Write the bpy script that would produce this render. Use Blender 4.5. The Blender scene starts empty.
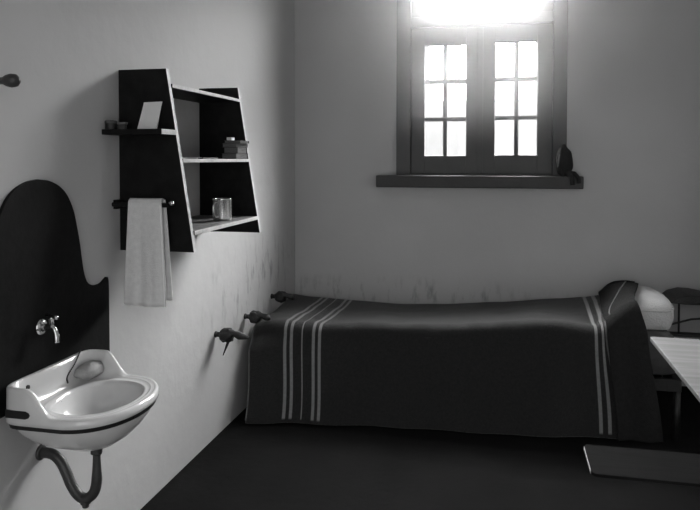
import bpy, bmesh, math, random
from mathutils import Vector, noise
random.seed(4)
S = bpy.context.scene
COL = S.collection
PI = math.pi

# ------------------------------------------------------------------ materials
def grey(v): return (v, v, v, 1)

def mat(name, base=.5, rough=.7, var=0.0, scale=8, bump=0.0, bscale=60, metal=0, spec=.5, stretch=(1, 1, 1)):
    m = bpy.data.materials.new(name); m.use_nodes = True
    nt = m.node_tree; b = nt.nodes['Principled BSDF']
    b.inputs['Roughness'].default_value = rough
    b.inputs['Metallic'].default_value = metal
    b.inputs['Specular IOR Level'].default_value = spec
    tc = nt.nodes.new('ShaderNodeTexCoord'); mp = nt.nodes.new('ShaderNodeMapping')
    mp.inputs['Scale'].default_value = stretch
    nt.links.new(tc.outputs['Object'], mp.inputs[0])
    n = nt.nodes.new('ShaderNodeTexNoise'); n.inputs['Scale'].default_value = scale; n.inputs['Detail'].default_value = 5
    nt.links.new(mp.outputs[0], n.inputs['Vector'])
    r = nt.nodes.new('ShaderNodeMapRange')
    r.inputs['From Min'].default_value = .3; r.inputs['From Max'].default_value = .7
    r.inputs['To Min'].default_value = base * (1 - var); r.inputs['To Max'].default_value = base * (1 + var)
    nt.links.new(n.outputs['Fac'], r.inputs[0])
    nt.links.new(r.outputs[0], b.inputs['Base Color'])
    if bump:
        n2 = nt.nodes.new('ShaderNodeTexNoise'); n2.inputs['Scale'].default_value = bscale; n2.inputs['Detail'].default_value = 4
        nt.links.new(mp.outputs[0], n2.inputs['Vector'])
        bp = nt.nodes.new('ShaderNodeBump'); bp.inputs['Strength'].default_value = bump; bp.inputs['Distance'].default_value = .01
        nt.links.new(n2.outputs['Fac'], bp.inputs['Height']); nt.links.new(bp.outputs[0], b.inputs['Normal'])
    return m

def math_node(nt, op, a, b=None, c=None):
    n = nt.nodes.new('ShaderNodeMath'); n.operation = op
    for i, v in enumerate((a, b, c)):
        if v is None: continue
        if isinstance(v, (int, float)): n.inputs[i].default_value = v
        else: nt.links.new(v, n.inputs[i])
    return n.outputs[0]

def plaster(name, base, stains=None):
    """limewashed plaster; stains = (centre, radii) of vertical damp streaks and flaking near the bed"""
    m = mat(name, base, .85, .05, 1.6, .25, 14)
    nt = m.node_tree; b = nt.nodes['Principled BSDF']
    old = b.inputs['Base Color'].links[0].from_socket
    geo = nt.nodes.new('ShaderNodeNewGeometry')
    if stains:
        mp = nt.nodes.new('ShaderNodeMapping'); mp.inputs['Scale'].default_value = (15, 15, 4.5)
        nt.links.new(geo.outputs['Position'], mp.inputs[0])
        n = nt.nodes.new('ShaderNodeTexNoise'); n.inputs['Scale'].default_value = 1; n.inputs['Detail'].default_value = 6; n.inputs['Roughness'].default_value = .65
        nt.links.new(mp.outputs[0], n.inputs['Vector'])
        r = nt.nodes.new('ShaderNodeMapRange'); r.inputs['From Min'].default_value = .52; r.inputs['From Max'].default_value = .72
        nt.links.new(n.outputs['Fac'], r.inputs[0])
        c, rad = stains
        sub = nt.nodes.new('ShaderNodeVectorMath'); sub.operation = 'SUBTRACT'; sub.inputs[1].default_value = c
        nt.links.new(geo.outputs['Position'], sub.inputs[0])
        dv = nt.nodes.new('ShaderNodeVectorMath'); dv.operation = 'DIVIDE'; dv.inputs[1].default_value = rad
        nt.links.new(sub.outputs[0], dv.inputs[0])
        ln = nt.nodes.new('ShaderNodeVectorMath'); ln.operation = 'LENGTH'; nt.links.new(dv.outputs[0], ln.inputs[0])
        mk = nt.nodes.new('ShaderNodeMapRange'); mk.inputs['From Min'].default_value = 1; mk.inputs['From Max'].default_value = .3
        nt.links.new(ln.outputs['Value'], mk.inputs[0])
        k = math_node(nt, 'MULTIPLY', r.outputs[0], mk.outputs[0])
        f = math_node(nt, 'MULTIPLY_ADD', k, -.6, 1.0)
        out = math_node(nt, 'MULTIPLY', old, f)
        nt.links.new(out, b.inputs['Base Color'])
    return m

M = {}
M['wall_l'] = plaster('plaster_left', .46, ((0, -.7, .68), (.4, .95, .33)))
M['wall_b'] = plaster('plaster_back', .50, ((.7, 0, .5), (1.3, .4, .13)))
M['wall'] = plaster('plaster_plain', .70)
M['floor'] = mat('stone_floor', .010, .9, .25, 3, .3, 20, spec=.04)
M['frame'] = mat('painted_window_wood', .08, .6, .08, 6, .1, 40)
M['sillm'] = mat('dark_sill_paint', .04, .6, .12, 8, .15, 40)
M['board'] = mat('black_board_paint', .006, .6, .3, 30, .1, 60, spec=.12)
M['black'] = mat('black_shelf_paint', .008, .55, .4, 25, .08, 60, spec=.15)
M['edge'] = mat('window_lit_edge', .5, .5, .12, 40, .1, 60)  # window light on the shelf's front edges, put into a pale colour
M['shelf'] = mat('dark_shelf_board', .16, .45, .3, 12, .1, 60, stretch=(8, 1, 8))
M['shelfblack'] = mat('black_shelf_board', .012, .5, .3, 12, .1, 60, spec=.2)
M['ceramic'] = mat('glazed_ceramic', .66, .12, .04, 9, 0)
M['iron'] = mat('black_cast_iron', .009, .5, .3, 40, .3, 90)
M['pipe'] = mat('dark_lead_pipe', .035, .45, .3, 40, .15, 60)
M['brass'] = mat('dull_nickel', .55, .22, .1, 40, 0, metal=1)
M['tin'] = mat('enamelled_tin', .62, .25, .15, 30, 0, metal=.85)
M['dark'] = mat('near_black', .01, .7)
M['towel'] = mat('grey_towel_cotton', .74, .95, .06, 60, .5, 400)
M['hem'] = mat('pale_hem', .85, .95)
M['card'] = mat('paper_card', .74, .85, .03, 30)
M['pillow'] = mat('pillow_ticking', .52, .95, .08, 12, .5, 120)
M['mattress'] = mat('mattress_cloth', .05, .95, .12, 12, .3, 90)
M['wool'] = mat('dark_wool_plain', .028, 1, .15, 60, .8, 300, spec=.1)
M['binding'] = mat('blanket_binding', .15, .95, .1, 60)
M['tabletop'] = mat('scrubbed_table_wood', .18, .6, .22, 5, .1, 30, stretch=(.8, 9, 9))
M['seat'] = mat('dark_varnished_seat', .012, .8, .2, 8, .05, 30, spec=.015, stretch=(.8, 9, 9))
M['lite_edge'] = mat('lit_seat_edge', .30, .5, .1, 30)
M['pages'] = mat('book_pages', .12, .9, .3, 90, .4, 200, stretch=(.2, .2, 4))
M['cover'] = mat('book_cover', .05, .7, .3, 30)
M['cloth'] = mat('dark_bundle_cloth', .02, .95, .3, 20, .5, 80)
M['bristle'] = mat('brush_bristle', .08, .95, .3, 60)
M['outer'] = mat('outside_whitewash', .25, .8, .05, 4)
M['bars'] = mat('outside_pale_bar', .27, .7)
M['soap'] = mat('grey_soap', .30, .6, .1, 30, .3, 60)

# striped blanket wool: the stripes are woven along u (metres across the bed), v is metres along the drop
def blanket_mat():
    m = mat('striped_wool', .02, 1, .0, 60, .8, 300, spec=.1)
    nt = m.node_tree; b = nt.nodes['Principled BSDF']
    uv = nt.nodes.new('ShaderNodeUVMap'); uv.uv_map = 'UVMap'
    sp = nt.nodes.new('ShaderNodeSeparateXYZ'); nt.links.new(uv.outputs[0], sp.inputs[0])
    tot = None
    for c, w in ((.230, .0085), (.266, .0085), (.328, .0032), (.394, .0085), (.429, .0085), (1.870, .0085), (1.912, .0085)):
        d = math_node(nt, 'ABSOLUTE', math_node(nt, 'SUBTRACT', sp.outputs[0], c))
        r = nt.nodes.new('ShaderNodeMapRange'); r.inputs['From Min'].default_value = w + .0015; r.inputs['From Max'].default_value = w - .0015
        nt.links.new(d, r.inputs[0])
        tot = r.outputs[0] if tot is None else math_node(nt, 'ADD', tot, r.outputs[0])
    e = nt.nodes.new('ShaderNodeMapRange'); e.inputs['From Min'].default_value = .985; e.inputs['From Max'].default_value = .975
    nt.links.new(sp.outputs[1], e.inputs[0])
    tot = math_node(nt, 'MULTIPLY', tot, e.outputs[0])
    n = nt.nodes.new('ShaderNodeTexNoise'); n.inputs['Scale'].default_value = 90
    tc = nt.nodes.new('ShaderNodeTexCoord'); nt.links.new(tc.outputs['Object'], n.inputs['Vector'])
    wool = math_node(nt, 'MULTIPLY_ADD', n.outputs['Fac'], .020, .018)
    stripe = math_node(nt, 'MULTIPLY_ADD', n.outputs['Fac'], .14, .20)
    mx = nt.nodes.new('ShaderNodeMix'); mx.data_type = 'FLOAT'
    nt.links.new(tot, mx.inputs[0]); nt.links.new(wool, mx.inputs[2]); nt.links.new(stripe, mx.inputs[3])
    nt.links.new(mx.outputs[0], b.inputs['Base Color'])
    b.inputs['Sheen Weight'].default_value = .25; b.inputs['Sheen Roughness'].default_value = .4
    return m
M['blanket'] = blanket_mat()

def glass_mat():
    m = bpy.data.materials.new('window_glass'); m.use_nodes = True
    nt = m.node_tree; nt.nodes.remove(nt.nodes['Principled BSDF'])
    out = nt.nodes['Material Output']
    t = nt.nodes.new('ShaderNodeBsdfTransparent'); t.inputs[0].default_value = grey(.94)
    g = nt.nodes.new('ShaderNodeBsdfGlossy'); g.inputs['Roughness'].default_value = .05
    lw = nt.nodes.new('ShaderNodeLayerWeight'); lw.inputs[0].default_value = .5
    pw5 = math_node(nt, 'POWER', lw.outputs['Facing'], 5.0)
    fac = math_node(nt, 'MULTIPLY_ADD', pw5, .6, .02)
    x = nt.nodes.new('ShaderNodeMixShader')
    nt.links.new(fac, x.inputs[0]); nt.links.new(t.outputs[0], x.inputs[1]); nt.links.new(g.outputs[0], x.inputs[2])
    nt.links.new(x.outputs[0], out.inputs[0])
    return m
M['glass'] = glass_mat()

# ------------------------------------------------------------------ mesh helpers
class MB:
    """collects geometry in world coordinates, then becomes ONE mesh object"""
    def __init__(s): s.v = []; s.f = []; s.mi = []
    def add(s, vs, fs, mi=0):
        o = len(s.v); s.v += [tuple(p) for p in vs]
        s.f += [tuple(i + o for i in f) for f in fs]; s.mi += [mi] * len(fs)
    def box(s, a, b, mi=0):
        x0, y0, z0 = a; x1, y1, z1 = b
        s.add([(x0,y0,z0),(x1,y0,z0),(x1,y1,z0),(x0,y1,z0),(x0,y0,z1),(x1,y0,z1),(x1,y1,z1),(x0,y1,z1)],
              [(0,3,2,1),(4,5,6,7),(0,1,5,4),(1,2,6,5),(2,3,7,6),(3,0,4,7)], mi)
        return s
    def prism(s, pts, axis, a, b, mi=0, side=None):
        """polygon pts (2D, in the two other axes) extruded along axis from a to b; side: function(i)->material of side face i"""
        def P(p, w):
            if axis == 0: return (w, p[0], p[1])
            if axis == 1: return (p[0], w, p[1])
            return (p[0], p[1], w)
        n = len(pts)
        s.add([P(p, a) for p in pts] + [P(p, b) for p in pts], [tuple(range(n))[::-1], tuple(range(n, 2*n))], mi)
        o = len(s.v) - 2*n
        for i in range(n):
            s.f.append((o+i, o+(i+1) % n, o+n+(i+1) % n, o+n+i)); s.mi.append(side(i) if side else mi)
        return s
    def tube(s, path, r, seg=14, mi=0, cap=True):
        """round tube along a list of points; r a number or list"""
        P = [Vector(p) for p in path]; n = len(P)
        R = r if isinstance(r, (list, tuple)) else [r]*n
        prev = None; rings = []
        for i in range(n):
            t = (P[min(i+1, n-1)] - P[max(i-1, 0)]).normalized()
            if prev is None:
                u = t.orthogonal().normalized()
            else:
                u = (prev - t*prev.dot(t)).normalized()
            prev = u; w = t.cross(u)
            rings.append([P[i] + (u*math.cos(2*PI*k/seg) + w*math.sin(2*PI*k/seg))*R[i] for k in range(seg)])
        vs = [p for ring in rings for p in ring]; fs = []
        for i in range(n-1):
            for k in range(seg):
                a = i*seg+k; b = i*seg+(k+1) % seg
                fs.append((a, b, b+seg, a+seg))
        if cap: fs += [tuple(range(seg))[::-1], tuple(range((n-1)*seg, n*seg))]
        s.add(vs, fs, mi); return s
    def lathe(s, c, prof, seg=32, mi=0, axis=2):
        """prof: list of (radius, height) about centre c"""
        vs = []; fs = []; n = len(prof)
        for (r, h) in prof:
            for k in range(seg):
                a = 2*PI*k/seg; x, y = r*math.cos(a), r*math.sin(a)
                d = {2: (x, y, h), 0: (h, x, y), 1: (x, h, y)}[axis]
                vs.append((c[0]+d[0], c[1]+d[1], c[2]+d[2]))
        for i in range(n-1):
            for k in range(seg):
                a = i*seg+k; b = i*seg+(k+1) % seg
                fs.append((a, b, b+seg, a+seg))
        if prof[0][0] > 1e-5: fs.append(tuple(range(seg))[::-1])
        if prof[-1][0] > 1e-5: fs.append(tuple(range((n-1)*seg, n*seg)))
        s.add(vs, fs, mi); return s
    def grid(s, nu, nv, fn, mi=0):
        vs = [fn(i/(nu-1), j/(nv-1)) for j in range(nv) for i in range(nu)]
        fs = [(j*nu+i, j*nu+i+1, (j+1)*nu+i+1, (j+1)*nu+i) for j in range(nv-1) for i in range(nu-1)]
        s.add(vs, fs, mi); return s
    def build(s, name, mats, parent=None, smooth=False, bevel=0, solid=0, sub=0, kind=None, merge=True):
        if not isinstance(mats, (list, tuple)): mats = [mats]
        org = parent_origin(parent)
        if parent is None:
            lo = [min(v[i] for v in s.v) for i in range(3)]; hi = [max(v[i] for v in s.v) for i in range(3)]
            org = Vector(((lo[0]+hi[0])/2, (lo[1]+hi[1])/2, lo[2]))
        me = bpy.data.meshes.new(name)
        me.from_pydata([tuple(Vector(v) - org) for v in s.v], [], s.f)
        for m in mats: me.materials.append(m)
        for p, k in zip(me.polygons, s.mi): p.material_index = k
        bm = bmesh.new(); bm.from_mesh(me)
        if merge: bmesh.ops.remove_doubles(bm, verts=bm.verts, dist=1e-6)
        bmesh.ops.recalc_face_normals(bm, faces=bm.faces)
        for f in bm.faces: f.smooth = smooth
        bm.to_mesh(me); bm.free()
        o = bpy.data.objects.new(name, me); COL.objects.link(o)
        if parent is None: o.location = org
        else: o.parent = parent
        o['org'] = list(org)
        if solid:
            md = o.modifiers.new('Solidify', 'SOLIDIFY'); md.thickness = solid; md.offset = 0
        if bevel:
            md = o.modifiers.new('Bevel', 'BEVEL'); md.width = bevel; md.segments = 2; md.limit_method = 'ANGLE'; md.angle_limit = math.radians(40)
        if sub:
            md = o.modifiers.new('Subdivision', 'SUBSURF'); md.levels = sub; md.render_levels = sub
        if kind: o['kind'] = kind
        return o

def parent_origin(p):
    return Vector((0, 0, 0)) if p is None else Vector(p['org'])

def thing(name, label, cat, loc, group=None):
    o = bpy.data.objects.new(name, None); COL.objects.link(o); o.location = loc
    o.empty_display_size = .05; o['org'] = list(loc)
    return tag(o, label, cat, group)

def tag(o, label, cat, group=None):
    o['label'] = label; o['category'] = cat
    if group: o['group'] = group
    return o

def spline(pts, n):
    """Catmull-Rom through pts, n samples per span"""
    P = [Vector(p) for p in pts]; P = [P[0]*2-P[1]] + P + [P[-1]*2-P[-2]]
    out = []
    for i in range(1, len(P)-2):
        for k in range(n):
            t = k/n
            out.append(.5*((2*P[i]) + (P[i+1]-P[i-1])*t + (2*P[i-1]-5*P[i]+4*P[i+1]-P[i+2])*t*t + (3*P[i]-P[i-1]-3*P[i+1]+P[i+2])*t**3))
    out.append(P[-2]); return out

def lerp_table(tab, x):
    if x <= tab[0][0]: return tab[0][1]
    for (a, va), (b, vb) in zip(tab, tab[1:]):
        if x <= b:
            t = (x-a)/(b-a); t = t*t*(3-2*t)*.5 + t*.5
            return va + (vb-va)*t
    return tab[-1][1]

def sstep(a, b, x):
    t = max(0, min(1, (x-a)/(b-a))); return t*t*(3-2*t)

# ------------------------------------------------------------------ the cell
XR, YF, ZC = 2.62, -5.6, 3.3
WX0, WX1, WZ0, WZ1 = .72, 1.785, 1.27, 3.02        # window opening
TH = .06
MB().box((-.3, YF-.3, -.15), (XR+.3, TH, 0)).build('floor', M['floor'], kind='structure')
MB().box((-.3, YF-.3, ZC), (XR+.3, TH, ZC+.2)).build('ceiling', M['wall'], kind='structure')
MB().box((-.3, YF-.3, 0), (0, TH, ZC)).build('wall_left', M['wall_l'], kind='structure')
MB().box((XR, YF-.3, 0), (XR+.3, TH, ZC)).build('wall_right', M['wall'], kind='structure')
b = MB()
b.box((0, 0, 0), (WX0, TH, ZC)); b.box((WX1, 0, 0), (XR, TH, ZC))
b.box((WX0, 0, 0), (WX1, TH, WZ0)); b.box((WX0, 0, WZ1), (WX1, TH, ZC))
b.build('wall_back', M['wall_b'], kind='structure')
DX0, DX1, DZ = .75, 2.35, 2.35                         # unseen opening behind the camera, added to let in fill light
b = MB()
b.box((0, YF-.3, 0), (DX0, YF, ZC)); b.box((DX1, YF-.3, 0), (XR, YF, ZC)); b.box((DX0, YF-.3, DZ), (DX1, YF, ZC))
b.build('wall_front', M['wall'], kind='structure')

# ------------------------------------------------------------------ window
win = bpy.data.objects.new('window_1', None); COL.objects.link(win); win.location = (1.253, -.02, 1.216)
win['org'] = [1.253, -.02, 1.216]; win['kind'] = 'structure'
b = MB()
y0, y1 = -.030, .03
FX0, FX1, FZ1 = .712, 1.793, 3.06
b.box((FX0, y0, 1.29), (.806, y1, FZ1)); b.box((1.708, y0, 1.29), (FX1, y1, FZ1))
b.box((.806, y0, 2.98), (1.708, y1, FZ1)); b.box((.806, y0, 1.285), (1.708, y1, 1.302))
b.box((.806, .014, 1.285), (.830, y1, FZ1)); b.box((1.684, .014, 1.285), (1.708, y1, FZ1)); b.box((.83, .014, 1.285), (1.684, y1, 1.325))
b.box((1.235, .014, 1.325), (1.279, y1, FZ1)); b.box((.83, .014, 2.24), (1.684, y1, 2.35))
b.build('window_frame', M['frame'], win, bevel=.003, merge=False)
b = MB().box((.806, -.02, 2.262), (1.708, .02, 2.330)); b.build('transom_bar', M['frame'], win, bevel=.003)
b = MB().box((.590, -.115, 1.214), (1.888, -.001, 1.292)); b.build('window_sill', M['sillm'], win, bevel=.006)

def sash(x0, x1, z0, z1, px0, px1, pz0, pz1, vx, hz, nm):
    b = MB(); ya, yb = -.014, .012
    b.box((x0, ya, z0), (px0, yb, z1)); b.box((px1, ya, z0), (x1, yb, z1))
    b.box((px0, ya, z0), (px1, yb, pz0)); b.box((px0, ya, pz1), (px1, yb, z1))
    o = b.build(nm, M['frame'], win, bevel=.003)
    m = MB()
    for x in vx: m.box((x-.013, -.010, pz0-.003), (x+.013, .009, pz1+.003))
    for z in hz: m.box((px0-.003, -.009, z-.013), (px1+.003, .008, z+.013))
    m.build('muntin', M['frame'], o, merge=False)
    MB().box((px0-.004, .000, pz0-.004), (px1+.004, .003, pz1+.004)).build('pane', M['glass'], o)
    return o
c1 = sash(.808, 1.2555, 1.304, 2.250, .898, 1.166, 1.421, 2.140, [1.031], [1.659, 1.905], 'casement')
c2 = sash(1.2585, 1.706, 1.304, 2.250, 1.349, 1.612, 1.425, 2.146, [1.484], [1.663, 1.909], 'casement')
for c in (c1, c2):
    pass
sash(.808, 1.2395, 2.332, 2.978, .889, 1.200, 2.357, 2.92, [1.000, 1.100], [], 'transom_light')
sash(1.2415, 1.706, 2.332, 2.978, 1.292, 1.612, 2.357, 2.92, [1.395, 1.505], [], 'transom_light')
b = MB(); b.box((1.236, -.020, 1.31), (1.274, -.012, 2.25)); b.build('meeting_strip', M['frame'], win, bevel=.002)
# outside the panes: a low whitewashed wall and pale upright bars
b = MB().box((-9, 5.0, -.1), (12, 5.3, 2.20))
b.build('boundary_wall', M['outer'], kind='structure')
for i, (x, w) in enumerate(((.33, .09), (.78, .09), (1.50, .09), (1.86, .09))):
    o = MB().box((x-w/2, 5.1, 2.201), (x+w/2, 5.18, 6.5)).build('upright_bar', M['bars'])
    tag(o, ['pale upright bar outside the left casement, leftmost of the four', 'pale upright bar outside the left casement, nearer the middle of the window',
            'pale upright bar outside the right casement, nearer the middle of the window', 'pale upright bar outside the right casement, rightmost of the four'][i],
        'bar', 'pale bars outside the window')

# dark bundle at the right end of the sill
def blob(c, r, amp, sc, nu=28, nv=20, pw=1.0, seed=0):
    b = MB()
    def fn(u, v):
        a = 2*PI*u; e = PI*(v-.5)
        ce, se = math.cos(e), math.sin(e)
        def pwf(q): return math.copysign(abs(q)**pw, q)
        d = Vector((pwf(ce)*pwf(math.cos(a)), pwf(ce)*pwf(math.sin(a)), pwf(se)))
        k = 1 + amp*noise.noise(d*sc + Vector((seed, seed*2, 3)))
        return (c[0]+r[0]*d.x*k, c[1]+r[1]*d.y*k, c[2]+r[2]*d.z*k)
    b.grid(nu+1, nv+1, fn); return b
t = thing('cloth_bundle', 'dark soft bundle slumped on the right end of the window sill', 'bundle', (1.80, -.07, 1.292))
blob((1.775, -.072, 1.383), (.050, .034, .094), .25, 1.6, pw=.85, seed=1).build('bundle_top', M['cloth'], t, smooth=True)
b = MB()
b.tube(spline([(1.79, -.08, 1.325), (1.806, -.115, 1.306), (1.818, -.130, 1.28), (1.822, -.131, 1.24)], 5), [.018]*6+[.014]*10, 12)
b.tube(spline([(1.80, -.08, 1.31), (1.835, -.105, 1.306), (1.855, -.128, 1.28), (1.858, -.130, 1.25)], 5), [.016]*6+[.012]*10, 12)
b.build('loose_end', M['cloth'], t, smooth=True)

# ------------------------------------------------------------------ wall shelf
YN, YFar = -2.205, -1.515
def xfront(z): return .195 + (1.732 - z)/.675*.106
sh = thing('wall_shelf', 'black open wall shelf with two tapering side boards and front edges painted pale as if lit', 'shelf', (0, (YN+YFar)/2, 1.057))
for k, (ya, yb) in enumerate(((YN, YN+.022), (YFar, YFar+.022))):
    pts = [(0.001, 1.057), (xfront(1.057), 1.057), (xfront(1.732), 1.732), (0.001, 1.732)]
    MB().prism(pts, 1, ya, yb, 0, side=lambda i: 1 if i == 1 else 0).build('side_board', [M['black'], M['edge']], sh, bevel=.0015)
ins0, ins1 = YN+.0225, YFar-.0005
def shelf_board(z, th, x, mt, name='shelf_board', x0=.001):
    b = MB()
    b.prism([(x0, z-th), (x, z-th), (x, z), (x0, z)], 1, ins0, ins1, 0, side=lambda i: 1 if i == 1 else 0)
    return b.build(name, [mt, M['edge']], sh, bevel=.001)
shelf_board(1.678, .014, xfront(1.67)+.004, M['shelfblack'], 'top_board')
shelf_board(1.400, .014, xfront(1.40)+.002, M['shelfblack'])
shelf_board(1.134, .016, xfront(1.13)+.004, M['shelf'])
# little ledge on the outside of the near board
b = MB(); b.prism([(0.001, 1.487), (.236, 1.487), (.236, 1.506), (0.001, 1.506)], 1, -2.318, YN-.0005, 0, side=lambda i: 1 if i == 1 else 0)
b.build('side_ledge', [M['black'], M['edge']], sh, bevel=.001)
# towel rail with turned knob
b = MB()
b.tube([(.0, -2.25, 1.232), (.226, -2.25, 1.232)], .0085, 14)
b.box((.002, -2.250, 1.215), (.018, YN-.0005, 1.249)); b.box((.216, -2.240, 1.224), (.226, YN-.0005, 1.240))
rail = b.build('towel_rail', M['black'], sh, bevel=.001)
b = MB().lathe((.226, -2.25, 1.240), [(.005, 0), (.006, .004), (.009, .008), (.010, .013), (.008, .018), (.003, .021)], 18, axis=0)
b.build('rail_knob', M['tin'], rail, smooth=True)

# towel hung over the rail
tw = thing('towel', 'long pale grey towel hanging over the rail on the near side of the black shelf', 'towel', (.13, -2.25, .868))
b = MB()
def towel(u, v):
    s = v*(.375+.040+.36)
    if s < .375: y, z = -2.264, .868+s
    elif s < .415:
        a = (s-.375)/.04*PI; y = -2.25-.0135*math.cos(a); z = 1.243+.0125*math.sin(a)
    else: y, z = -2.2365, 1.243-(s-.415)
    back = s > .395
    drop = max(0, min(1, (1.243-z)/.375))
    xl = .072 - .020*drop; xr = .203 + (.016 if not back else .026)*drop**.8 + (.003 if back else 0)
    x = xl + (xr-xl)*u
    y += (-.006 if not back else .004)*math.sin(u*9+1.2)*drop*(.6) + .002*math.sin(u*21)*drop
    z += -.006*math.sin(u*2.6)*(1 if v < .02 else 0)
    return (x, y, z)
b.grid(36, 60, towel)
b.build('towel_cloth', M['towel'], tw, smooth=True, solid=.0035)
b = MB()
pts = [(lambda p: (p[0]+.001, p[1]-.003, p[2]))(towel(.955, v)) for v in [i/40*.47 for i in range(41)]]
b.tube(pts, .0024, 6)
b.build('selvedge_stripe', M['hem'], tw)
tw.children[-1]['label'] = 'pale selvedge stripe'

# card leaning on the side board, above the ledge
t = thing('card', 'blank pale card leaning on the black shelf side above the small ledge', 'card', (.083, -2.28, 1.507))
b = MB()
b.add([(.108, -2.250, 1.5075), (.182, -2.250, 1.5075), (.186, -2.218, 1.610), (.112, -2.218, 1.608),
       (.108, -2.2605, 1.5065), (.182, -2.2605, 1.5065), (.186, -2.2165, 1.609), (.112, -2.2165, 1.607)],
      [(0,1,2,3),(7,6,5,4),(0,4,5,1),(1,5,6,2),(2,6,7,3),(3,7,4,0)])
b.build('card_sheet', M['card'], t)
# dark odds and ends on the ledge, wall end
t = thing('tin_box', 'small dark round tin standing on the ledge against the left wall', 'tin', (.022, -2.29, 1.507))
b = MB().lathe((.022, -2.292, 1.507), [(.019, 0), (.020, .001), (.020, .022)], 24); b.build('tin_body', M['iron'], t, smooth=False)
b = MB().lathe((.022, -2.292, 1.5285), [(.021, 0), (.021, .008), (.018, .010), (0.00001, .011)], 24); b.build('tin_lid', M['bristle'], t)
t = thing('brush', 'small dark brush lying on the ledge beside the round tin', 'brush', (.05, -2.25, 1.507))
MB().prism([(.008, -2.262), (.060, -2.262), (.060, -2.240), (.008, -2.240)], 2, 1.526, 1.534).build('brush_back', M['shelf'], t, bevel=.002)
MB().box((.011, -2.259, 1.5065), (.057, -2.243, 1.5265)).build('bristles', M['bristle'], t)

# mug
t = thing('mug', 'small shiny tin mug with a loop handle on the lowest shelf board', 'mug', (.217, -1.755, 1.134))
b = MB().lathe((.219, -1.755, 1.1345), [(.037, 0), (.0395, .003), (.040, .010), (.040, .089), (.042, .093), (.0405, .095), (.0385, .091), (.0380, .008), (.00001, .006)], 40)
b.build('mug_body', M['tin'], t, smooth=True)
hp = [(.187, -1.776), (.178, -1.795), (.172, -1.808)]
h = spline([(.211, -1.790, 1.210), (.209, -1.810, 1.214), (.208, -1.822, 1.200), (.208, -1.822, 1.172), (.209, -1.810, 1.152), (.211, -1.790, 1.150)], 6)
MB().tube(h, .0042, 10).build('handle', M['tin'], t, smooth=True)

# stack of books at the far end of the middle board
def book(name, x0, x1, y0, y1, z0, z1, label, tilt=0):
    t = thing('book', label, 'book', ((x0+x1)/2, (y0+y1)/2, z0), 'books stacked on the middle shelf board')
    MB().box((x0+.003, y0+.003, z0+.0015), (x1-.003, y1-.001, z1-.0015)).build('pages', M['pages'], t)
    c = MB(); c.box((x0, y0, z0), (x1, y1, z0+.0015)); c.box((x0, y0, z1-.0015), (x1, y1, z1)); c.box((x0, y1-.001, z0), (x1, y1+.001, z1))
    c.build('book_cover', M['cover'], t, merge=False)
    t.rotation_euler = (0, 0, tilt)
    return t
zz = 1.4008
specs = [(.178, .250, -1.665, -1.530, .024, 'dark book at the bottom of the stack on the middle shelf board', 0),
         (.182, .250, -1.655, -1.535, .026, 'thick pale-paged book in the middle of the stack on the shelf board', .03),
         (.180, .250, -1.660, -1.535, .018, 'thin book with worn page edges second from the top of the shelf stack', -.03),
         (.184, .262, -1.655, -1.540, .012, 'thin book slid outwards on top of the stack on the shelf', .05)]
for x0, x1, ya, yb, th, lab, ti in specs:
    book('book', x0, x1, ya, yb, zz, zz+th, lab, ti); zz += th+.0006
t = thing('matchbox', 'tiny pale matchbox lying on top of the book stack', 'box', (.195, -1.62, zz))
MB().box((.192, -1.640, zz+.0004), (.216, -1.605, zz+.0134)).build('box_sleeve', M['card'], t, bevel=.001)
t = thing('comb', 'narrow dark comb lying on the middle shelf board', 'comb', (.20, -1.85, 1.4008))
b = MB().box((.205, -1.93, 1.4006), (.212, -1.78, 1.406))
for k in range(28): b.box((.190, -1.929+k*.0054, 1.4010), (.206, -1.9265+k*.0054, 1.4045))
b.build('comb_body', M['cover'], t, merge=False)
t = thing('paper', 'folded sheet of pale paper at the near end of the middle shelf board', 'paper', (.20, -2.08, 1.4008))
b = MB().grid(8, 8, lambda u, v: (.150+.088*u, -2.165+.17*v, 1.4016+.005*u*v+.001*math.sin(v*5)))
b.build('paper_sheet', M['card'], t, smooth=True, solid=.001)

# wooden peg, top left
t = thing('coat_peg', 'dark rounded coat peg sticking out of the left wall above the basin', 'peg', (0, -2.90, 1.612))
MB().lathe((0.0005, -2.90, 1.612), [(.024, 0), (.024, .008), (.011, .014), (.0095, .045), (.010, .078), (.016, .090), (.019, .104), (.017, .118), (.009, .127), (.00001, .129)], 24, axis=0).build('peg_knob', M['pipe'], t, smooth=True)

# ------------------------------------------------------------------ black shaped splashback board
YB = -2.672
half = [(0, 1.337), (.05, 1.331), (.10, 1.312), (.140, 1.280), (.172, 1.228), (.190, 1.17), (.204, 1.115), (.214, 1.06),
        (.226, 1.010), (.243, .977), (.268, .962), (.300, .956), (.330, .958), (.352, .968), (.366, .973), (.372, .960), (.374, .930), (.374, .66)]
hs = spline([(p[0], p[1], 0) for p in half[:-2]], 4)
half = [(p.x, p.y) for p in hs] + [half[-2], half[-1]]
pts = [(YB+y, z) for y, z in half] + [(YB-y, z) for y, z in half[::-1][:-1]]
b = MB().prism(pts, 0, .0005, .012)
sb = tag(b.build('splashback', M['board'], bevel=.001), 'large black board with curved shoulders fixed on the wall behind the basin', 'splashback')

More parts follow.
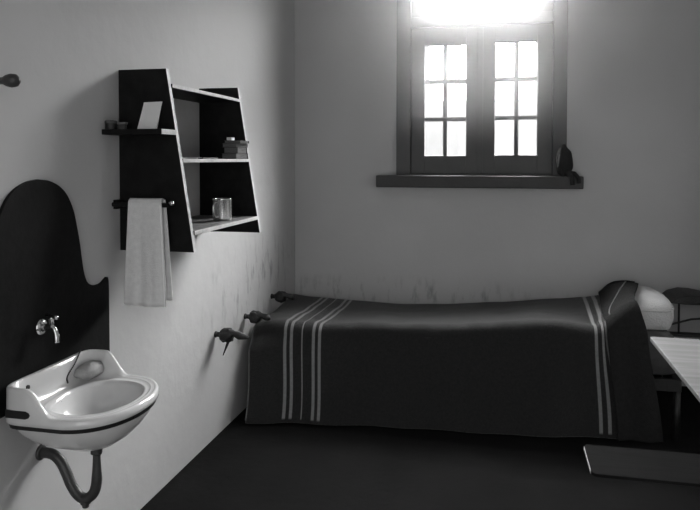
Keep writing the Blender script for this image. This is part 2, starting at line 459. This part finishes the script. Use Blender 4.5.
# tap
t = thing('tap', 'small nickel tap on the black board above the basin', 'tap', (.012, -2.672, .87))
b = MB().lathe((.0125, -2.672, .880), [(.026, 0), (.026, .003), (.020, .007), (.010, .010)], 24, axis=0); b.build('tap_flange', M['brass'], t, smooth=True)
b = MB().tube(spline([(.018, -2.672, .880), (.045, -2.672, .882), (.058, -2.672, .876), (.065, -2.672, .855), (.066, -2.672, .834)], 5), [.009]*8+[.008]*7+[.0095]*6, 14)
b.build('spout', M['brass'], t, smooth=True)
b = MB().lathe((.050, -2.672, .886), [(.007, 0), (.007, .018), (.010, .020), (.010, .026), (.004, .030)], 18)
v = b.build('valve', M['brass'], t, smooth=True)
b = MB().tube([(.024, -2.660, .914), (.050, -2.672, .914), (.078, -2.684, .914)], [.006, .0045, .006], 12)
b.build('tap_handle', M['brass'], v, smooth=True)

# ------------------------------------------------------------------ wash basin
BC = Vector((.190, -2.650)); RA_F, RA_B, RB = .168, .1765, .207
def outline(th, grow=0):
    c, s = math.cos(th), math.sin(th)
    if c >= 0: a, n = RA_F, 2.25
    else: a, n = RA_B, 9.0
    # blend exponent around the sides so the curve is smooth
    k = sstep(-.35, .15, c); n = 10 + (2.15-10)*k; a = RA_B + (RA_F-RA_B)*k
    r = 1/((abs(c)/a)**n + (abs(s)/RB)**n)**(1/n)
    return r + grow
def Tz(x): return .751 - .079*sstep(.092, .178, x)
RIM = .672
def inner(th):                                   # bowl edge ellipse, centre shifted
    c, s = math.cos(th), math.sin(th)
    a = .128 if c >= 0 else .118; n = 2.2
    r = 1/((abs(c)/a)**n + (abs(s)/.152)**n)**(1/n)
    return r
NT = 120
bas = thing('wash_basin', 'white glazed wall basin with raised back and sides', 'basin', (0.012, BC.y, .5))
rings = []
def ring(fn):
    R = []
    for k in range(NT):
        th = 2*PI*k/NT; R.append(fn(th))
    rings.append(R)
def P(th, r, z): return (max(.0125, BC.x + r*math.cos(th)), BC.y + r*math.sin(th), z)
def X(th, r): return BC.x + r*math.cos(th)
# outer underside from drain to the lip
DR = Vector((.197-BC.x, -2.668-BC.y))
for q, z in ((.10, .524), (.22, .526), (.40, .537), (.58, .556), (.74, .581), (.86, .608), (.93, .632), (.945, .640)):
    def fn(th, q=q, z=z):
        r = outline(th)*q; k = (1-q)*.9
        x, y = BC.x + r*math.cos(th) + DR.x*k, BC.y + r*math.sin(th) + DR.y*k
        return (max(.0125, x), y, z)
    ring(fn)
ring(lambda th: P(th, outline(th)-.004, .6445))
ring(lambda th: P(th, outline(th)+.001, .648))
ring(lambda th: P(th, outline(th)+.002, .658))
ring(lambda th: P(th, outline(th), Tz(X(th, outline(th)))-.005))
ring(lambda th: P(th, outline(th)-.004, Tz(X(th, outline(th)))))
ring(lambda th: P(th, outline(th)-.012, Tz(X(th, outline(th)))))
ring(lambda th: P(th, outline(th)-.017, Tz(X(th, outline(th)))-.004))
def deck(q):
    def fn(th):
        ro, ri = outline(th)-.021, inner(th)
        r = ro + (ri-ro)*q
        up = Tz(X(th, outline(th))) - RIM
        z = RIM - .004*sstep(0, .4, q) + up*(1-sstep(0, .55, q))*.55*(1-q)
        return P(th, r, z)
    return fn
for q in (.05, .2, .4, .6, .8, 1.0): ring(deck(q))
for q, z in ((.96, .655), (.88, .630), (.76, .603), (.60, .582), (.42, .570), (.25, .564), (.10, .561)):
    ring(lambda th, q=q, z=z: (BC.x + inner(th)*q*math.cos(th) + DR.x*(1-q), BC.y + inner(th)*q*math.sin(th) + DR.y*(1-q), z))
b = MB(); vs = [p for R in rings for p in R]; fs = []
for i in range(len(rings)-1):
    for k in range(NT):
        a = i*NT+k; c = i*NT+(k+1) % NT
        fs.append((a, c, c+NT, a+NT))
fs += [tuple(range(NT))[::-1], tuple(range((len(rings)-1)*NT, len(rings)*NT))]
b.add(vs, fs)
body = b.build('basin_bowl', M['ceramic'], bas, smooth=True, merge=False)
# dark ring standing in for the shade under the lip
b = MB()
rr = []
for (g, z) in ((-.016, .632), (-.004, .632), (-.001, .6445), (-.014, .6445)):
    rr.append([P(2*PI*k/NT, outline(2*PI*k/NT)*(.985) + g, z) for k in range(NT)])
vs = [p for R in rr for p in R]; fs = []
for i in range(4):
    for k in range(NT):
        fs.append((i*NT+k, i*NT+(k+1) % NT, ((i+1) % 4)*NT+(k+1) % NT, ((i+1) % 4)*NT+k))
b.add(vs, fs); b.build('lip_shade_ring', M['iron'], bas, smooth=False, merge=False)
bas.children[-1]['label'] = 'black ring standing in for the shade under the lip'
# overflow slots, tap hole, side slot
for k in range(4):
    y = -2.700 + k*.009
    MB().box((.071, y, .628), (.0795, y+.0035, .652)).build('overflow_slot', M['dark'], bas, bevel=.001)
MB().lathe((.029, -2.762, .722), [(.007, 0), (.007, .006)], 16, axis=0).build('tap_hole', M['dark'], bas)
b = MB(); sl = [(.035, .668), (.10, .668), (.110, .672), (.114, .679), (.110, .686), (.10, .690), (.035, .690)]
b.prism(sl, 1, BC.y-RB-.0035, BC.y-RB+.002); b.build('side_slot', M['dark'], bas)
MB().lathe((.197, -2.668, .560), [(.020, 0), (.021, .003), (.014, .0045), (.012, .002)], 24).build('drain', M['brass'], bas, smooth=True)
# soap hollow with worn soap, chain
t = thing('soap', 'worn oval cake of soap in the back corner of the basin', 'soap', (.065, -2.505, .69))
blob((.070, -2.510, .700), (.036, .052, .026), .15, 2, pw=.8).build('soap_cake', M['soap'], t, smooth=True)
t = thing('plug_chain', 'thin chain hanging over the back edge of the basin', 'chain', (.03, -2.55, .70))
b = MB()
cp = spline([(.022, -2.487, .755), (.030, -2.505, .754), (.036, -2.54, .728), (.040, -2.585, .700), (.052, -2.60, .684)], 8)
for i in range(0, len(cp)-1, 1):
    c = (cp[i]+cp[i+1])/2
    b.lathe(c, [(.0006, -.003), (.0027, -.0015), (.0027, .0015), (.0006, .003)], 8)
b.build('chain_links', M['pipe'], t, merge=False)

# trap
t = thing('waste_pipe', 'dark bent trap pipe from under the basin into the left wall', 'pipe', (0, -2.668, .35))
path = [(.197, -2.668, .522), (.197, -2.668, .44), (.195, -2.668, .405), (.185, -2.668, .375), (.160, -2.668, .355), (.132, -2.668, .362), (.108, -2.668, .392),
        (.090, -2.668, .430), (.070, -2.668, .463), (.042, -2.668, .482), (.001, -2.668, .484)]
sp = spline(path, 6)
rad = [.0115 + .0045*sstep(2, 9, i) for i in range(len(sp))]
p = MB().tube(sp, rad, 18).build('trap_pipe', M['pipe'], t, smooth=True)
MB().lathe((.197, -2.668, .496), [(.013, 0), (.018, .004), (.018, .018), (.013, .024)], 8).build('union_nut', M['pipe'], t, bevel=.001)
MB().lathe((.157, -2.668, .328), [(.010, 0), (.011, .010), (.016, .012), (.016, .022)], 18).build('cleaning_plug', M['pipe'], t)
MB().lathe((0.0005, -2.668, .484), [(.024, 0), (.024, .005), (.017, .008)], 24, axis=0).build('wall_flange', M['pipe'], t, smooth=True)

# ------------------------------------------------------------------ bed
bed = thing('bedstead', 'low dark bedstead along the back wall, mostly hidden by a blanket', 'bed', (1.16, -.52, 0))
b = MB()
b.box((.075, -.91, .25), (2.27, -.875, .31)); b.box((.075, -.13, .25), (2.27, -.095, .31))
b.box((.075, -.875, .25), (.11, -.13, .31)); b.box((2.235, -.875, .25), (2.27, -.13, .31))
b.build('bed_frame', M['iron'], bed, bevel=.003, merge=False)
b = MB()
for k in range(18): b.box((.112+k*.119, -.874, .285), (.175+k*.119, -.131, .3))
b.build('slats', M['seat'], bed, merge=False)
for x in (.092, 2.252):
    for y in (-.892, -.112): MB().tube([(x, y, 0.0), (x, y, .249)], .017, 14).build('leg', M['iron'], bed, smooth=True)

hf = [(.02, .440), (.06, .475), (.13, .494), (.23, .500), (.43, .482), (.60, .497), (.77, .512), (1.0, .518), (1.19, .528), (1.4, .548), (1.59, .566), (1.75, .560), (1.86, .552), (1.95, .590), (2.2, .60)]
hb = [(.01, .488), (.15, .474), (.42, .463), (.76, .452), (1.02, .464), (1.39, .495), (1.75, .534), (1.89, .549), (1.97, .562), (2.04, .600), (2.10, .632), (2.16, .62)]
def topz(X_, w):                                  # w 0 back .. 1 front edge
    a, c = lerp_table(hb, X_), lerp_table(hf, X_)
    return a + (c-a)*w
# mattress lies just under the blanket
b = MB()
def mt(u, v):
    X_ = .09 + 2.155*u
    return X_
nx = 40; prof = [(-.86, .315), (-.905, .335), (-.915, .40), (-.905, 1), (-.87, 2), (-.5, 3), (-.16, 4), (-.125, 5), (-.12, .40), (-.125, .335), (-.16, .315)]
vs = []; fs = []
for i in range(nx):
    X_ = .09 + 2.155*i/(nx-1); Xq = min(X_, 1.86)
    f_, k_ = lerp_table(hf, Xq)-.035, lerp_table(hb, Xq)-.035
    e = 0.03 if i in (0, nx-1) else 0
    for (y, z) in prof:
        if z == 1: z = f_-.03
        elif z == 2: z = f_-.008
        elif z == 3: z = (f_+k_)/2 - .012
        elif z == 4: z = k_-.008
        elif z == 5: z = k_-.03
        vs.append((X_, y + (e if y < -.5 else -e), z))
n = len(prof)
for i in range(nx-1):
    for k in range(n): fs.append((i*n+k, i*n+(k+1) % n, (i+1)*n+(k+1) % n, (i+1)*n+k))
fs += [tuple(range(n)), tuple(range((nx-1)*n, nx*n))[::-1]]
b.add(vs, fs)
tag(b.build('mattress', M['mattress'], smooth=True), 'grey mattress end showing below the pillow on the bed', 'mattress')

# pillow
b = MB()
def pil(u, v):
    a = 2*PI*u; e = PI*(v-.5)
    def pw(q, k): return math.copysign(abs(q)**k, q)
    cx, cy, cz = pw(math.cos(e), .45)*pw(math.cos(a), .40), pw(math.cos(e), .45)*pw(math.sin(a), .50), pw(math.sin(e), .75)
    x = 2.166 + .132*cx*(1 - .16*max(0, -cz)); y = -.44 + .275*cy; z = .568 + .096*cz
    z -= .012*abs(cy)**3; w = noise.noise(Vector((x*9, y*9, z*12)))*.007
    x += w; z += w*.8
    if .35 < cz < .5: x -= .002; y += .001
    return (x, y, z)
b.grid(65, 41, pil)
pl = thing('pillow', 'plump pale pillow at the right end of the bed, mostly under the blanket', 'pillow', (2.14, -.44, .475))
pb = b.build('pillow_body', M['pillow'], pl, smooth=True)
b = MB(); pts = []
for i in range(33):
    a = -PI*.75 + i/32*PI*1.15
    def pw(q, k): return math.copysign(abs(q)**k, q)
    e = .30
    cx, cy = pw(math.cos(e), .45)*pw(math.cos(a), .40), pw(math.cos(e), .45)*pw(math.sin(a), .50)
    pts.append((2.166+.134*cx, -.44+.278*cy, .575+.098*math.sin(e)**.75-.010*abs(cy)**3))
b.tube(pts, .004, 8); b.build('seam', M['pillow'], pl, smooth=True)

# blanket: one continuous sheet over the bed, hanging to the floor in front
U0, U1 = .03, 1.965
def drape(X_, v, lo=0.0):
    """v 0..1 from the tucked back edge over the top (0.05-0.45), round the front edge and down to the hem"""
    if v < .05:
        t_ = v/.05; y = -.125 + .012*(1-t_); z = topz(X_, 0) - .13*(1-t_)
        w = 0
    elif v < .47:
        t_ = (v-.05)/.42; y = -.125 - (.885-.125)*t_; w = t_; z = topz(X_, t_)
        z -= .012*math.sin(PI*t_)
    elif v < .53:
        t_ = (v-.47)/.06; a = t_*PI/2; w = 1
        y = -.885 - .058*math.sin(a); z = topz(X_, 1) - .058*(1-math.cos(a))
    else:
        t_ = (v-.53)/.47; w = 1
        zt = topz(X_, 1)-.058; z = zt + (.010-zt)*t_
        hem = -1.135 + .165*(X_-.08)/1.85
        y = -.943 + (hem+.943)*(t_**1.15)
    return Vector((X_, y, z))
b = MB(); NU, NV = 220, 190; uvs = []
def bl(u, v):
    Un = U0 + (U1-U0)*u
    drop = sstep(.5, 1, v); Lk = 1-sstep(.1, .9, Un)
    X_ = Un + .045*drop*Lk + .02*drop*(1-Lk)
    # left hem comes slightly in from the wall, right hem runs diagonally on top
    X_ += .015*(1-u)**6*sstep(.2, .5, v)
    X_ += -.055*u**45*sstep(.30, .5, v)*(1-sstep(.5, .95, v)) + .03*u**8*(1-sstep(.05, .48, v)) + .025*u**45*(1-sstep(.05, .45, v))
    p = drape(X_, v)
    if v > .53:
        f = sstep(.53, .9, v)
        p.y += f*(.010*math.sin(X_*7.3+.6) + .006*math.sin(X_*17+2) + .02*noise.noise(Vector((X_*2.2, p.z*1.3, 4))))
        p.y -= .045*(1-sstep(.06, .30, Un))*sstep(.53, .62, v)
    elif v > .05:
        f = sstep(.05, .15, v)
        p.z += f*(.010*noise.noise(Vector((X_*4, p.y*4, 1))) + .004*noise.noise(Vector((X_*11, p.y*11, 7))))
        if v > .40: p.z += .006*noise.noise(Vector((X_*9, 0, 2)))*sstep(.40, .47, v)
    return (p.x, p.y, p.z)
b.grid(NU, NV, bl)
blk = thing('blanket', 'dark wool blanket with pale woven stripes, spread over the bed to the floor', 'blanket', (1.1, -.6, 0))
o = b.build('blanket_cloth', M['blanket'], blk, smooth=True, solid=.006, merge=False)
uvl = o.data.uv_layers.new(name='UVMap')
for poly in o.data.polygons:
    for li in poly.loop_indices:
        vi = o.data.loops[li].vertex_index
        uvl.data[li].uv = (U0 + (U1-U0)*(vi % NU)/(NU-1), (vi//NU)/(NV-1))
for u in (0.0, 1.0):
    pts = [Vector(bl(u, v/90)) + Vector((0, -.002 if v > 42 else 0, .003)) for v in range(3, 90)]
    MB().tube(pts, .0038, 8).build('binding', M['binding'], blk, smooth=True)
# plain blanket end carried up over the pillow
b = MB()
def fl(u, v):
    xl = lerp_table([(0, 1.985), (.47, 1.912), (.6, 1.922), (1, 1.965)], v)
    xr = lerp_table([(0, 2.19), (.12, 2.18), (.47, 2.055), (.60, 2.10), (1, 2.18)], v)
    X_ = xl + (xr-xl)*u
    # edge runs from the top of the pillow outwards and down
    p = drape(X_, v)
    over = sstep(1.90 + .05*(1-v*2 if v < .5 else 0), 2.05 + .06*(1-v*2 if v < .5 else 0), X_)
    if v <= .53:
        top = .690 - .050*(1-sstep(.04, .20, v)) - .012*sstep(2.12, 2.22, X_)
        base = p.z + .012
        p.z = base + (max(base, top) - base)*over if v > .05 else base + (max(base, .665-.13*(1-v/.05)) - base)*over
        p.z += .008*noise.noise(Vector((X_*14, p.y*6, 3)))
    else:
        t_ = (v-.53)/.47
        zt = (topz(X_, 1)-.058+.012)*(1-over) + (.632)*over
        p.z = zt + (.012-zt)*t_
        p.y -= .010 + .012*math.sin(u*9+t_*2)*t_*.8
    if v <= .53 and v > .47: p.y -= .010*(v-.47)/.06
    if .47 < v <= .53:
        t_ = (v-.47)/.06; a = t_*PI/2
        zt = (topz(X_, 1)+.012)*(1-over) + .690*over
        z2 = zt - .058*(1-math.cos(a)); p.z = z2
    return (p.x, p.y, p.z)
b.grid(40, 150, fl)
b.build('folded_end', M['wool'], blk, smooth=True, solid=.008)
pts = [Vector(fl(.16 + .50*(1-sstep(.18, .46, v/60)), v/60)) + Vector((0, -.004, .007)) for v in range(8, 29)]
MB().tube(pts, .004, 8).build('binding', M['binding'], blk, smooth=True)

# iron fittings on the left wall beside the bed
for i, (y, lab) in enumerate(((-1.345, 'dark iron wall bracket with a dangling hook, nearest of the three by the bed end'),
                              (-.945, 'dark iron wall bracket, middle of the three beside the bed end'),
                              (-.500, 'dark iron wall bracket, farthest of the three, close to the cell corner'))):
    t = thing('wall_bracket', lab, 'bracket', (0, y, .515), 'iron brackets on the wall at the foot of the bed')
    z = (.520, .520, .545)[i]
    blob((.062, y, z), (.036, .030, .033), .25, 2, pw=.7, seed=i+5).build('bracket_head', M['iron'], t, smooth=True)
    L = (.175, .15, .12)[i]
    b = MB().tube(spline([(.07, y, z+.004), (.10, y-.004, z+.010), (.135, y, z-.002), (L, y+.004, z-.008)], 5), [.020, .021, .022, .021, .018, .015, .014, .016, .018, .019, .018, .016, .014, .012, .010, .007], 12)
    b.build('bracket_arm', M['iron'], t, smooth=True)
    MB().lathe((.0005, y, z), [(.016, 0), (.016, .006), (.013, .010), (.013, .035)], 18, axis=0).build('wall_plate', M['iron'], t)
    if i == 0:
        MB().tube([(.082, y-.01, z-.01), (.070, y-.015, z-.045), (.050, y-.02, z-.098)], [.008, .007, .002], 8).build('hook', M['iron'], t, smooth=True)

# ------------------------------------------------------------------ folding table and seat on the right wall
def rrect(x0, x1, y0, y1, r, corners=(1, 1, 1, 1), n=6):
    pts = []
    for (cx, cy, a0, on) in ((x0+r, y0+r, PI, corners[0]), (x1-r, y0+r, 1.5*PI, corners[1]), (x1-r, y1-r, 0, corners[2]), (x0+r, y1-r, .5*PI, corners[3])):
        if on:
            for k in range(n+1):
                a = a0 + PI/2*k/n; pts.append((cx + r*math.cos(a), cy + r*math.sin(a)))
        else:
            pts.append((cx + math.copysign(r, math.cos(a0+PI/4)), cy + math.copysign(r, math.sin(a0+PI/4))))
    return pts
t = thing('wall_table', 'pale wooden table flap fixed to the right wall', 'table', (2.3, -2.2, .70))
MB().prism(rrect(1.932, 2.618, -2.60, -1.850, .012), 2, .735, .750, 0).build('table_top', M['tabletop'], t, bevel=.002)
for y in (-1.98, -2.46):
    b = MB(); b.box((2.03, y-.012, .708), (2.612, y+.012, .7345)); b.box((2.594, y-.012, .36), (2.6195, y+.012, .708))
    b.tube([(2.06, y, .705), (2.60, y, .38)], .009, 10); b.build('bracket', M['iron'], t, merge=False)
t = thing('fold_down_bench', 'dark wooden bench board with rounded corners fixed lower than the table', 'bench', (2.1, -2.25, .43))
b = MB().prism(rrect(1.672, 2.50, -2.365, -2.145, .02), 2, .440, .450, 0)
so = b.build('bench_board', M['seat'], t, bevel=.002)
b = MB().box((1.6705, -2.345, .4405), (1.6725, -2.165, .4497)); b.build('lit_edge', M['lite_edge'], so)  # pale strip paints the light caught by the board's left edge
for y in (-2.20, -2.31):
    b = MB(); b.box((1.80, y-.010, .420), (2.6195, y+.010, .4395)); b.tube([(2.05, y, .418), (2.612, y, .12)], .008, 10)
    b.build('support_arm', M['iron'], t, merge=False)

# small dark folding bracket behind the pillow
t = thing('corner_shelf', 'small dark corner shelf on thin struts behind the pillow', 'shelf', (2.5, -.2, .44))
b = MB(); b.prism([(2.345, .575), (2.38, .605), (2.44, .622), (2.50, .620), (2.618, .600), (2.618, .570), (2.42, .570)], 1, -.33, -.06)
b.build('shelf_top', M['iron'], t, bevel=.004)
b = MB().tube([(2.395, -.30, .572), (2.395, -.30, .395)], .006, 10); b.build('strut', M['iron'], t)
b = MB().tube([(2.345, -.30, .445), (2.46, -.30, .482), (2.612, -.30, .50)], .006, 10); b.build('cross_bar', M['iron'], t)
b = MB().box((2.33, -.33, .385), (2.6195, -.27, .40)); b.build('lower_bar', M['iron'], t)

# ------------------------------------------------------------------ light
w = bpy.data.worlds.new('World'); S.world = w; w.use_nodes = True
nt = w.node_tree; bg = nt.nodes['Background']
tc = nt.nodes.new('ShaderNodeTexCoord'); sp_ = nt.nodes.new('ShaderNodeSeparateXYZ')
nt.links.new(tc.outputs['Generated'], sp_.inputs[0])
# bright overcast sky on the window side, dimmer behind the camera
r1 = nt.nodes.new('ShaderNodeMapRange'); r1.inputs['From Min'].default_value = .0; r1.inputs['From Max'].default_value = .75
r1.inputs['To Min'].default_value = 3; r1.inputs['To Max'].default_value = 165
nt.links.new(sp_.outputs[1], r1.inputs[0])
r2 = nt.nodes.new('ShaderNodeMapRange'); r2.inputs['From Min'].default_value = .14; r2.inputs['From Max'].default_value = .38
r2.inputs['To Min'].default_value = .01; r2.inputs['To Max'].default_value = 1
nt.links.new(sp_.outputs[2], r2.inputs[0])
mz = nt.nodes.new('ShaderNodeMath'); mz.operation = 'MULTIPLY'
nt.links.new(r1.outputs[0], mz.inputs[0]); nt.links.new(r2.outputs[0], mz.inputs[1])
mx_ = nt.nodes.new('ShaderNodeMath'); mx_.operation = 'MAXIMUM'; mx_.inputs[1].default_value = 4
nt.links.new(mz.outputs[0], mx_.inputs[0])
nt.links.new(mx_.outputs[0], bg.inputs['Strength']); bg.inputs[0].default_value = grey(1)

def portal(name, loc, sx, sy, rot):
    l = bpy.data.lights.new(name, 'AREA'); l.shape = 'RECTANGLE'; l.size = sx; l.size_y = sy
    l.cycles.is_portal = True
    o = bpy.data.objects.new(name, l); COL.objects.link(o); o.location = loc; o.rotation_euler = rot
portal('window_portal', ((WX0+WX1)/2, TH+.01, (WZ0+WZ1)/2), WX1-WX0, WZ1-WZ0, (-PI/2, 0, 0))
portal('rear_fill_portal', ((DX0+DX1)/2, YF-.31, DZ/2), DX1-DX0, DZ, (PI/2, 0, 0))

# scattering volume added at the upper window to imitate lens halation
hz = bpy.data.materials.new('halation_scatter'); hz.use_nodes = True
hn = hz.node_tree; hn.nodes.remove(hn.nodes['Principled BSDF'])
vs_ = hn.nodes.new('ShaderNodeVolumeScatter'); vs_.inputs['Color'].default_value = grey(1)
vs_.inputs['Density'].default_value = .085; vs_.inputs['Anisotropy'].default_value = .91
geo = hn.nodes.new('ShaderNodeNewGeometry'); hs_ = hn.nodes.new('ShaderNodeSeparateXYZ'); hn.links.new(geo.outputs['Position'], hs_.inputs[0])
hm = hn.nodes.new('ShaderNodeMapRange'); hm.interpolation_type = 'SMOOTHSTEP'
hm.inputs['From Min'].default_value = 1.42; hm.inputs['From Max'].default_value = 2.0; hm.inputs['To Min'].default_value = 0; hm.inputs['To Max'].default_value = .085
hn.links.new(hs_.outputs[2], hm.inputs[0]); hn.links.new(hm.outputs[0], vs_.inputs['Density'])
hn.links.new(vs_.outputs[0], hn.nodes['Material Output'].inputs['Volume'])
o = MB().box((.36, -2.2, 1.42), (2.34, -.001, ZC-.001)).build('halation_haze', hz, kind='stuff')
tag(o, 'thin scattering volume added high before the window to imitate halation', 'halation_haze')

# ------------------------------------------------------------------ camera
cd = bpy.data.cameras.new('camera'); cam = bpy.data.objects.new('camera', cd); COL.objects.link(cam)
cam.location = (1.40525, -4.50158, 1.4)
cam.rotation_euler = (PI/2 - .030876, 0, .221756)
cd.sensor_width = 36; cd.lens = 680/700*36
cd.shift_y = -75.1/700
cd.clip_start = .05
S.camera = cam
S.cycles.volume_step_rate = .5; S.cycles.volume_max_steps = 64
S.cycles.max_bounces = 12; S.cycles.diffuse_bounces = 6; S.cycles.transparent_max_bounces = 12
S.cycles.caustics_reflective = False; S.cycles.caustics_refractive = False
S.cycles.sample_clamp_indirect = 6
S.cycles.use_denoising = True
S.view_settings.view_transform = 'Standard'; S.view_settings.look = 'None'
S.view_settings.exposure = -.35; S.view_settings.gamma = 1; S.view_settings.use_curve_mapping = False
for o in bpy.data.objects:
    if 'org' in o: del o['org']
